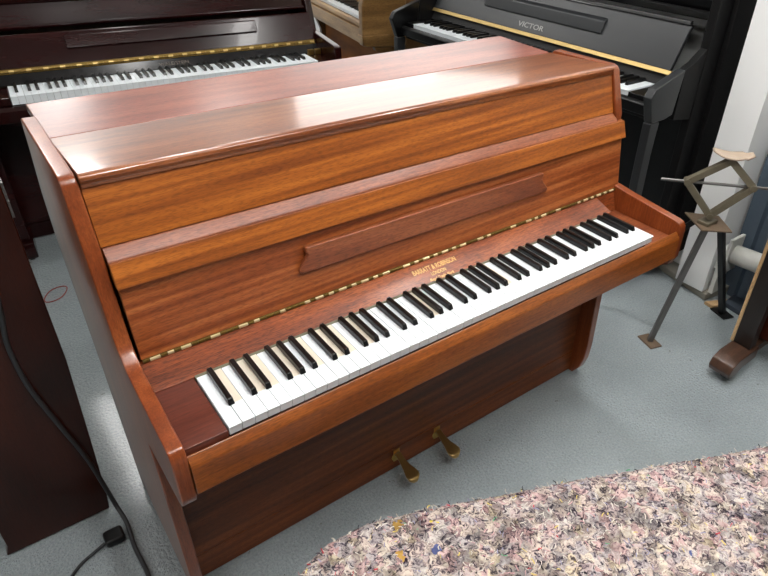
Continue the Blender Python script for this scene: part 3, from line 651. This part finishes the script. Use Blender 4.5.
def noise3(x, y):
    return math.sin(x * 11.3 + 1.7 * math.sin(y * 7.1)) * 0.5 + math.sin(y * 17.7 + 2.1 * math.sin(x * 9.2)) * 0.3 + math.sin(x * 31 + y * 23) * 0.2
def blanket():
    # local frame: u along the bench, v across; the far edge follows the photograph's bow
    far = [(-0.70, 0.12), (-0.66, 0.185), (-0.61, 0.225), (-0.53, 0.248), (-0.42, 0.255), (-0.2, 0.25), (0.0, 0.244), (0.25, 0.238), (0.5, 0.232), (0.8, 0.23)]
    def vfar(u):
        for (a, b), (c, d_) in zip(far, far[1:]):
            if a <= u <= c:
                t = (u - a) / (c - a); t = t; return b + (d_ - b) * t
        return far[-1][1] if u > 0.8 else far[0][1]
    nu, nv = 260, 120
    vs = []; 
    for i in range(nu + 1):
        u = -0.70 + (1.50) * i / nu
        vf = vfar(u)
        for j in range(nv + 1):
            s = j / nv        # 0: hem on the far side, 1: hem on the near side
            # arc-length style profile: drop, round over, top, round over, drop
            drop = 0.16; r = 0.035; top = vf + 0.27 - 2 * r
            tot = drop + r * PI / 2 + top + r * PI / 2 + drop; q = s * tot
            if q < drop: v = vf; z = -r - (drop - q)
            elif q < drop + r * PI / 2:
                a = (q - drop) / r; v = vf - r + r * math.cos(a); z = -r + r * math.sin(a)
            elif q < drop + r * PI / 2 + top: v = vf - r - (q - drop - r * PI / 2); z = 0
            elif q < drop + r * PI + top:
                a = (q - drop - r * PI / 2 - top) / r; v = vf - r - top - r * math.sin(a); z = -r + r * math.cos(a)
            else: v = vf - 2 * r - top; z = -r - (q - drop - r * PI - top)
            # end of the blanket falls away on the left
            e = max(0.0, (-0.635 - u)) / 0.065
            z -= 0.10 * e * e
            nz_ = noise3(u, v + z)
            h = 0.004 * nz_ + random.uniform(-0.0016, 0.0016)
            vs.append((u + random.uniform(-.001, .001), v + (h if abs(z) > 0.03 else 0) + random.uniform(-.0015, .0015), z + (h if z > -0.03 else 0)))
    fs = [(i * (nv + 1) + j, (i + 1) * (nv + 1) + j, (i + 1) * (nv + 1) + j + 1, i * (nv + 1) + j + 1) for i in range(nu) for j in range(nv)]
    return vs, fs
mb = MB(); vs, fs = blanket(); mb.add(vs, fs)
BLK = thing('moving_blanket', 'thick multicoloured speckled felt moving blanket draped in the foreground, lower right', 'blanket', (0.565, -0.588, 0), ang)
o = mb.build('cloth', M['blanket'], BLK, zt, smooth=True)
so = o.modifiers.new('thick', 'SOLIDIFY'); so.thickness = 0.008; so.offset = -1
# loose curled fibres standing off the felt
fm = [plain('fibre white', rgb(212, 204, 194), 0.9), plain('fibre grey', rgb(120, 112, 120), 0.9), plain('fibre dark', rgb(52, 48, 58), 0.9), plain('fibre pink', rgb(200, 158, 160), 0.9), plain('fibre lilac', rgb(150, 146, 172), 0.9), plain('fibre yellow', rgb(222, 200, 110), 0.9), plain('fibre red', rgb(196, 60, 74), 0.9), plain('fibre green', rgb(98, 160, 118), 0.9)]
wts = [48, 12, 20, 12, 8, 3, 1.5, 1]
rf = random.Random(11); mb = MB(); nvv = 121
for k in range(5500):
    i = rf.randrange(0, 245); j = rf.randrange(20, 105)
    p = Vector(vs[i * nvv + j]); p += Vector((rf.uniform(-.004, .004), rf.uniform(-.004, .004), 0))
    a = rf.uniform(0, 2 * PI); L_ = rf.uniform(0.006, 0.016); cur = rf.uniform(-2.4, 2.4)
    pts = []; q = p + Vector((0, 0, 0.0003)); n = 4
    for s in range(n):
        pts.append(q.copy()); a += cur / n; q = q + Vector((math.cos(a), math.sin(a), (0.25 if s < n / 2 else -0.25) * rf.uniform(0, 1))) * (L_ / n)
    mb.tube(pts, rf.uniform(0.0006, 0.0013), 3, mi=rf.choices(range(8), wts)[0], cap=False)
fo = mb.build('fibres', fm, BLK, zt); fo['kind'] = 'stuff'

# ================================================================== JACK ON A TRIPOD STAND (right)
S = thing('tripod_stand', 'three-legged grey metal stand with flat foot plates, holding up a scissor jack', 'stand', (1.777, 0.152, 0))
o0 = Vector((1.777, 0.152, 0))
def rel(p): return Vector(p) - o0
zp = ZO - 0.2
pl = [(1.772, 0.244), (1.700, 0.130), (1.778, 0.062), (1.850, 0.157)]
mb = MB(); mb.hexa([(x - o0.x, y - o0.y, zp - 0.006) for x, y in pl], [(x - o0.x, y - o0.y, zp) for x, y in pl]); mb.build('top_plate', M['rust_plate'], S, bevel=0.001)
feet = [((1.735, 0.135), (1.664, 0.182), M['steel'], 0.019), ((1.80, 0.115), (2.075, 0.122), M['steel_dark'], 0.022), ((1.765, 0.19), (1.650, 0.56), M['steel_dark'], 0.02)]
for (tx, ty), (fx, fy), mt, w in feet:
    mb = MB(); mb.bar((tx - o0.x, ty - o0.y, zp - 0.0065), (fx - o0.x, fy - o0.y, 0.006), w, w, up=(fx - tx + .01, fy - ty + .02, 0.3))
    lg = mb.build('leg', mt, S, bevel=0.002)
    dx, dy = (fx - o0.x, fy - o0.y); t = math.atan2(-0.077, -0.023)
    mb = MB(); c_, s_ = math.cos(t), math.sin(t)
    q = [(dx + a * c_ - b * s_, dy + a * s_ + b * c_) for a, b in ((-0.041, -0.026), (0.041, -0.026), (0.041, 0.026), (-0.041, 0.026))]
    mb.hexa([(x, y, 0.0) for x, y in q], [(x, y, 0.0058) for x, y in q]); mb.build('foot_plate', M['rust_plate'] if mt is M['steel'] else M['steel_dark'], lg, bevel=0.001)
J = thing('scissor_jack', 'rusty diamond-shaped scissor jack with a long screw, sitting on the tripod stand plate', 'car jack', (1.77, 0.152, zp))
jb = Vector((1.762, 0.150, ZO - 0.170)); jt = Vector((1.80, 0.150, ZO + 0.022)); jl = Vector((1.710, 0.235, ZO - 0.062)); jr = Vector((1.843, 0.072, ZO - 0.056))
jo = Vector((1.77, 0.152, zp)); ax = (jr - jl).normalized(); side_n = ax.cross(Vector((0, 0, 1))).normalized()
for a, b, s in ((jb, jl, 0.0), (jb, jr, 0.0), (jl, jt, 0.0), (jr, jt, 0.0)):
    mb = MB(); w = 0.022; up = side_n
    t = (b - a).normalized(); u = t.cross(side_n).normalized()
    A, Bp = a - jo, b - jo
    for sgn in (-1, 1): mb.bar(A + side_n * sgn * 0.011, Bp + side_n * sgn * 0.011, 0.003, w * 0.95, up=u)
    mb.bar(A + u * (w / 2 - 0.002) * (1 if u.z > 0 else -1), Bp + u * (w / 2 - 0.002) * (1 if u.z > 0 else -1), 0.022, 0.003, up=u)
    mb.build('jack_arm', M['rust'], J, bevel=0.0008)
mb = MB()
for c in (jl, jr, jb, jt): mb.tube([c - jo - side_n * 0.017, c - jo + side_n * 0.017], 0.011, 12)
mb.build('pivot_pins', M['rust'], J)
mb = MB(); mb.tube([jl - jo - ax * 0.085, jr - jo + ax * 0.05], 0.0052, 10); mb.tube([jr - jo + ax * 0.05, jr - jo + ax * 0.075], 0.011, 10); mb.build('screw', M['steel'], J, label='grey steel screw rod')
mb = MB(); q = jb - jo; mb.box(q.x - 0.03, q.x + 0.03, q.y - 0.022, q.y + 0.022, 0.0, 0.012); mb.build('base', M['rust'], J, bevel=0.002)
# saddle: dished pad
mb = MB(); nU, nV = 12, 6; vs_ = []
for i in range(nU + 1):
    for j in range(nV + 1):
        a = (i / nU - 0.5) * 2; b_ = (j / nV - 0.5) * 2
        pw = 0.036 * (1 - 0.55 * abs(a) ** 2.2)
        p = jt - jo + ax * (a * 0.064) + side_n * (b_ * pw) + Vector((0, 0, 0.014 + 0.017 * a * a + 0.002 * b_ * b_ - (0.006 if a > 0.6 else 0)))
        vs_.append(p)
fs_ = [(i * (nV + 1) + j, (i + 1) * (nV + 1) + j, (i + 1) * (nV + 1) + j + 1, i * (nV + 1) + j + 1) for i in range(nU) for j in range(nV)]
mb.add(vs_, fs_); o = mb.build('saddle', M['pad'], J, smooth=True); so = o.modifiers.new('t', 'SOLIDIFY'); so.thickness = 0.007; so.offset = 0

# ================================================================== DARK BROWN PIANO CORNER (right edge)
G = thing('upright_piano', 'dark brown piano with curved toe and castor, cut off by the right edge', 'piano', (1.79, -0.09, 0))
mb = MB(); mb.box(0.052, 0.35, -0.04, 0.0, 0.07, 0.1035); mb.build('foot_rail', M['brown_toe'], G, bevel=0.002)
mb = MB(); mb.prism([(-0.118, 0.035), (-0.128, 0.058), (-0.115, 0.085), (-0.075, 0.102), (0.05, 0.104), (0.05, 0.055), (-0.04, 0.05), (-0.075, 0.03)], -0.048, 0.034, 1); mb.build('toe', M['brown_toe'], G, bevel=0.005, seg=3)
mb = MB(); mb.lathe([(0.02, -0.011), (0.026, -0.008), (0.026, 0.008), (0.02, 0.011)], (-0.068, -0.012, 0.0262), 18, 1); mb.build('castor', M['steel_dark'], G, smooth=False)
mb = MB(); mb.box(0.0, 0.04, -0.036, 0.028, 0.105, 0.98); mb.build('post', M['brown'], G, bevel=0.002)
mb = MB(); mb.box(0.0, 0.03, 0.0285, 0.040, 0.105, 0.98); mb.build('edge_batten', M['pale_wood'], G, bevel=0.001, label='pale bare wood edge strip')
mb = MB(); mb.box(0.041, 0.34, -0.012, 0.012, 0.105, 0.98); mb.build('side_panel', M['darkmahog'], G, bevel=0.002)
mb = MB(); mb.box(0.08, 0.10, -0.75, -0.013, 0.12, 0.98); mb.build('lower_panel', M['darkmahog'], G, bevel=0.002)
mb = MB(); mb.box(-0.02, 0.36, -0.76, 0.045, 0.981, 1.00); mb.build('top_board', M['brown'], G, bevel=0.003)

# ================================================================== THINGS BY THE RIGHT WALL
mb = MB(); mb.prism([(2.096, 0.217), (2.165, 0.555), (2.60, 0.555), (2.60, 0.14), (2.375, 0.175)], 0.0, 0.032, 2)
struct(mb.build('trim_1', plain('cement ledge', rgb(150, 146, 134), 0.8, bump=0.6, bscale=60, var=0.25), bevel=0.006), 'low worn cement ledge under the white wall')
mb = MB()
for i in range(7):
    y0 = 0.228 - i * 0.075
    mb.add([], [])
    pr_ = [(2.245, y0), (2.245, y0 - 0.030), (2.225, y0 - 0.038), (2.225, y0 - 0.067), (2.245, y0 - 0.075), (2.251, y0 - 0.075), (2.251, y0)]
    mb.prism(pr_, 0.0005, 1.02, 2)
tag(mb.build('ribbed_sheet', M['bluegrey']), 'tall blue-grey ribbed metal sheet standing against the cream wall', 'metal sheet')
PP = thing('waste_pipe', 'short thick white plastic pipe with square white flange, beside the blue-grey sheet', 'pipe', (2.142, 0.155, 0))
zz = ZO - 0.475
mb = MB(); mb.tube([(0.012, 0.03, zz), (0.022, -0.08, zz + 0.003), (0.034, -0.32, zz + 0.008)], 0.040, 24); mb.build('tube', M['white_plastic'], PP, smooth=True)
mb = MB(); mb.box(-0.035, 0.065, 0.031, 0.045, zz - 0.085, zz + 0.075); mb.build('flange', M['white_plastic'], PP, bevel=0.003)
mb = MB(); mb.box(-0.03, 0.04, 0.0455, 0.075, zz - 0.075, zz + 0.02); mb.box(-0.025, 0.035, 0.05, 0.07, 0.0335, zz - 0.0755); mb.build('bracket', M['white_plastic'], PP, bevel=0.002)
mb = MB(); mb.prism([(2.13, 0.15), (2.115, 0.04), (2.215, -0.02), (2.215, 0.155)], 0.0005, 0.022, 2)
tag(mb.build('board', M['bluedark'], bevel=0.002), 'flat dark blue board on the floor under the white pipe', 'board')
mb = MB(); mb.prism([(2.075, 0.205), (2.07, 0.165), (2.17, 0.125), (2.178, 0.155)], 0.0005, 0.014, 2)
tag(mb.build('wood_offcut', M['pale_wood'], bevel=0.001), 'small flat offcut of pale wood on the floor at the corner of the cement ledge', 'wood offcut')

# ================================================================== ROOM
X0, X1, Y0, Y1, H = -2.4, 3.0, -2.6, 6.6, 2.75
mb = MB(); mb.box(X0, X1, Y0, Y1, -0.1, 0.0); struct(mb.build('floor', M['floor']), 'blue-grey painted concrete floor')
mb = MB(); mb.box(X0, X1, Y0, Y1, H, H + 0.1); struct(mb.build('ceiling', M['ceil']))
mb = MB(); mb.box(X0 - 0.1, X0, Y0, Y1, 0, H); struct(mb.build('wall_left', M['wall_dark']))
mb = MB(); mb.box(X0, X1, Y0 - 0.1, Y0, 0, H); struct(mb.build('wall_front', M['wall_dark']))
mb = MB(); mb.box(X0, X1, Y1, Y1 + 0.1, 0, H); struct(mb.build('wall_back', M['wall']))
mb = MB(); mb.box(X1, X1 + 0.1, Y0, Y1, 0, H); struct(mb.build('wall_right', M['wall']))
mb = MB(); mb.box(2.222, 2.30, 0.406, 1.46, 0.0325, H); struct(mb.build('wall_partition', M['wall']), 'white partition wall behind the black piano')
mb = MB(); mb.box(2.10, 2.6, 0.24, 0.372, 0.0325, H); struct(mb.build('wall_pier', M['wall']), 'smooth white wall pier beside the black piano')
mb = MB(); mb.box(2.30, 2.6, Y0 + 0.01, 0.239, 0.033, H); struct(mb.build('wall_recess', M['wall_cream']), 'cream painted wall set back to the right')
def emitter_window(n, axis, a0, a1, z0, z1, c, s):
    """frame and glowing pane on a wall at coordinate c; axis 'x' wall faces -x, 'y' faces -y"""
    f = 0.05; mb = MB()
    def bx(m_, a, b, lo, hi, d0, d1):
        if axis == 'y': m_.box(a, b, c - d0, c - d1, lo, hi)
        else: m_.box(c - d0, c - d1, a, b, lo, hi)
    for a, b, lo, hi in ((a0 - f, a0, z0 - f, z1 + f), (a1, a1 + f, z0 - f, z1 + f), (a0, a1, z0 - f, z0), (a0, a1, z1, z1 + f)): bx(mb, a, b, lo, hi, 0.05, 0.0)
    fr = struct(mb.build('window_or_fill_%d' % n, M['frame']))
    mb = MB(); bx(mb, a0, a1, z0, z1, 0.02, 0.01); mb.build('pane', emit('daylight %d' % n, (1.0, 0.98, 0.94, 1), s), fr)
emitter_window(1, 'x', 2.35, 6.0, 1.15, 2.65, X1, 2.6)
emitter_window(2, 'x', -0.8, 1.3, 1.3, 2.5, X0 + 0.06, 3.0)  # unseen opening added to brighten the pier and other left-facing sides
def strip(x, y, ln, s, w=0.15):
    t = thing('ceiling_or_fill_light', 'long white ceiling strip light, out of view', 'ceiling light', (x, y, H), 0, 'ceiling strip lights')
    mb = MB(); mb.box(-w * 0.6, w * 0.6, -ln / 2, ln / 2, -0.05, 0); mb.build('housing', M['frame'], t, bevel=0.004)
    mb = MB(); mb.box(-w / 2, w / 2, -ln / 2 + 0.03, ln / 2 - 0.03, -0.075, -0.051); mb.build('diffuser', emit('tube light', (1.0, 0.985, 0.96, 1), s), t)
for x, y, s_, w_ in ((0.08, 3.7, 34, 0.15), (0.62, 5.8, 11, 0.34), (1.62, 0.1, 40, 0.15), (0.7, 2.0, 22, 0.15), (0.95, -0.9, 30, 0.15), (-1.3, -0.6, 18, 0.15), (0.3, -0.9, 46, 0.15), (1.5, 3.6, 14, 0.15)):  # strips by the pier, over maroon keys and front middle added to brighten them
    strip(x, y, 1.4, s_, w_)
w = bpy.data.worlds.new('world'); sc.world = w; w.use_nodes = True
w.node_tree.nodes['Background'].inputs['Color'].default_value = (0.8, 0.85, 0.9, 1); w.node_tree.nodes['Background'].inputs['Strength'].default_value = 0.3
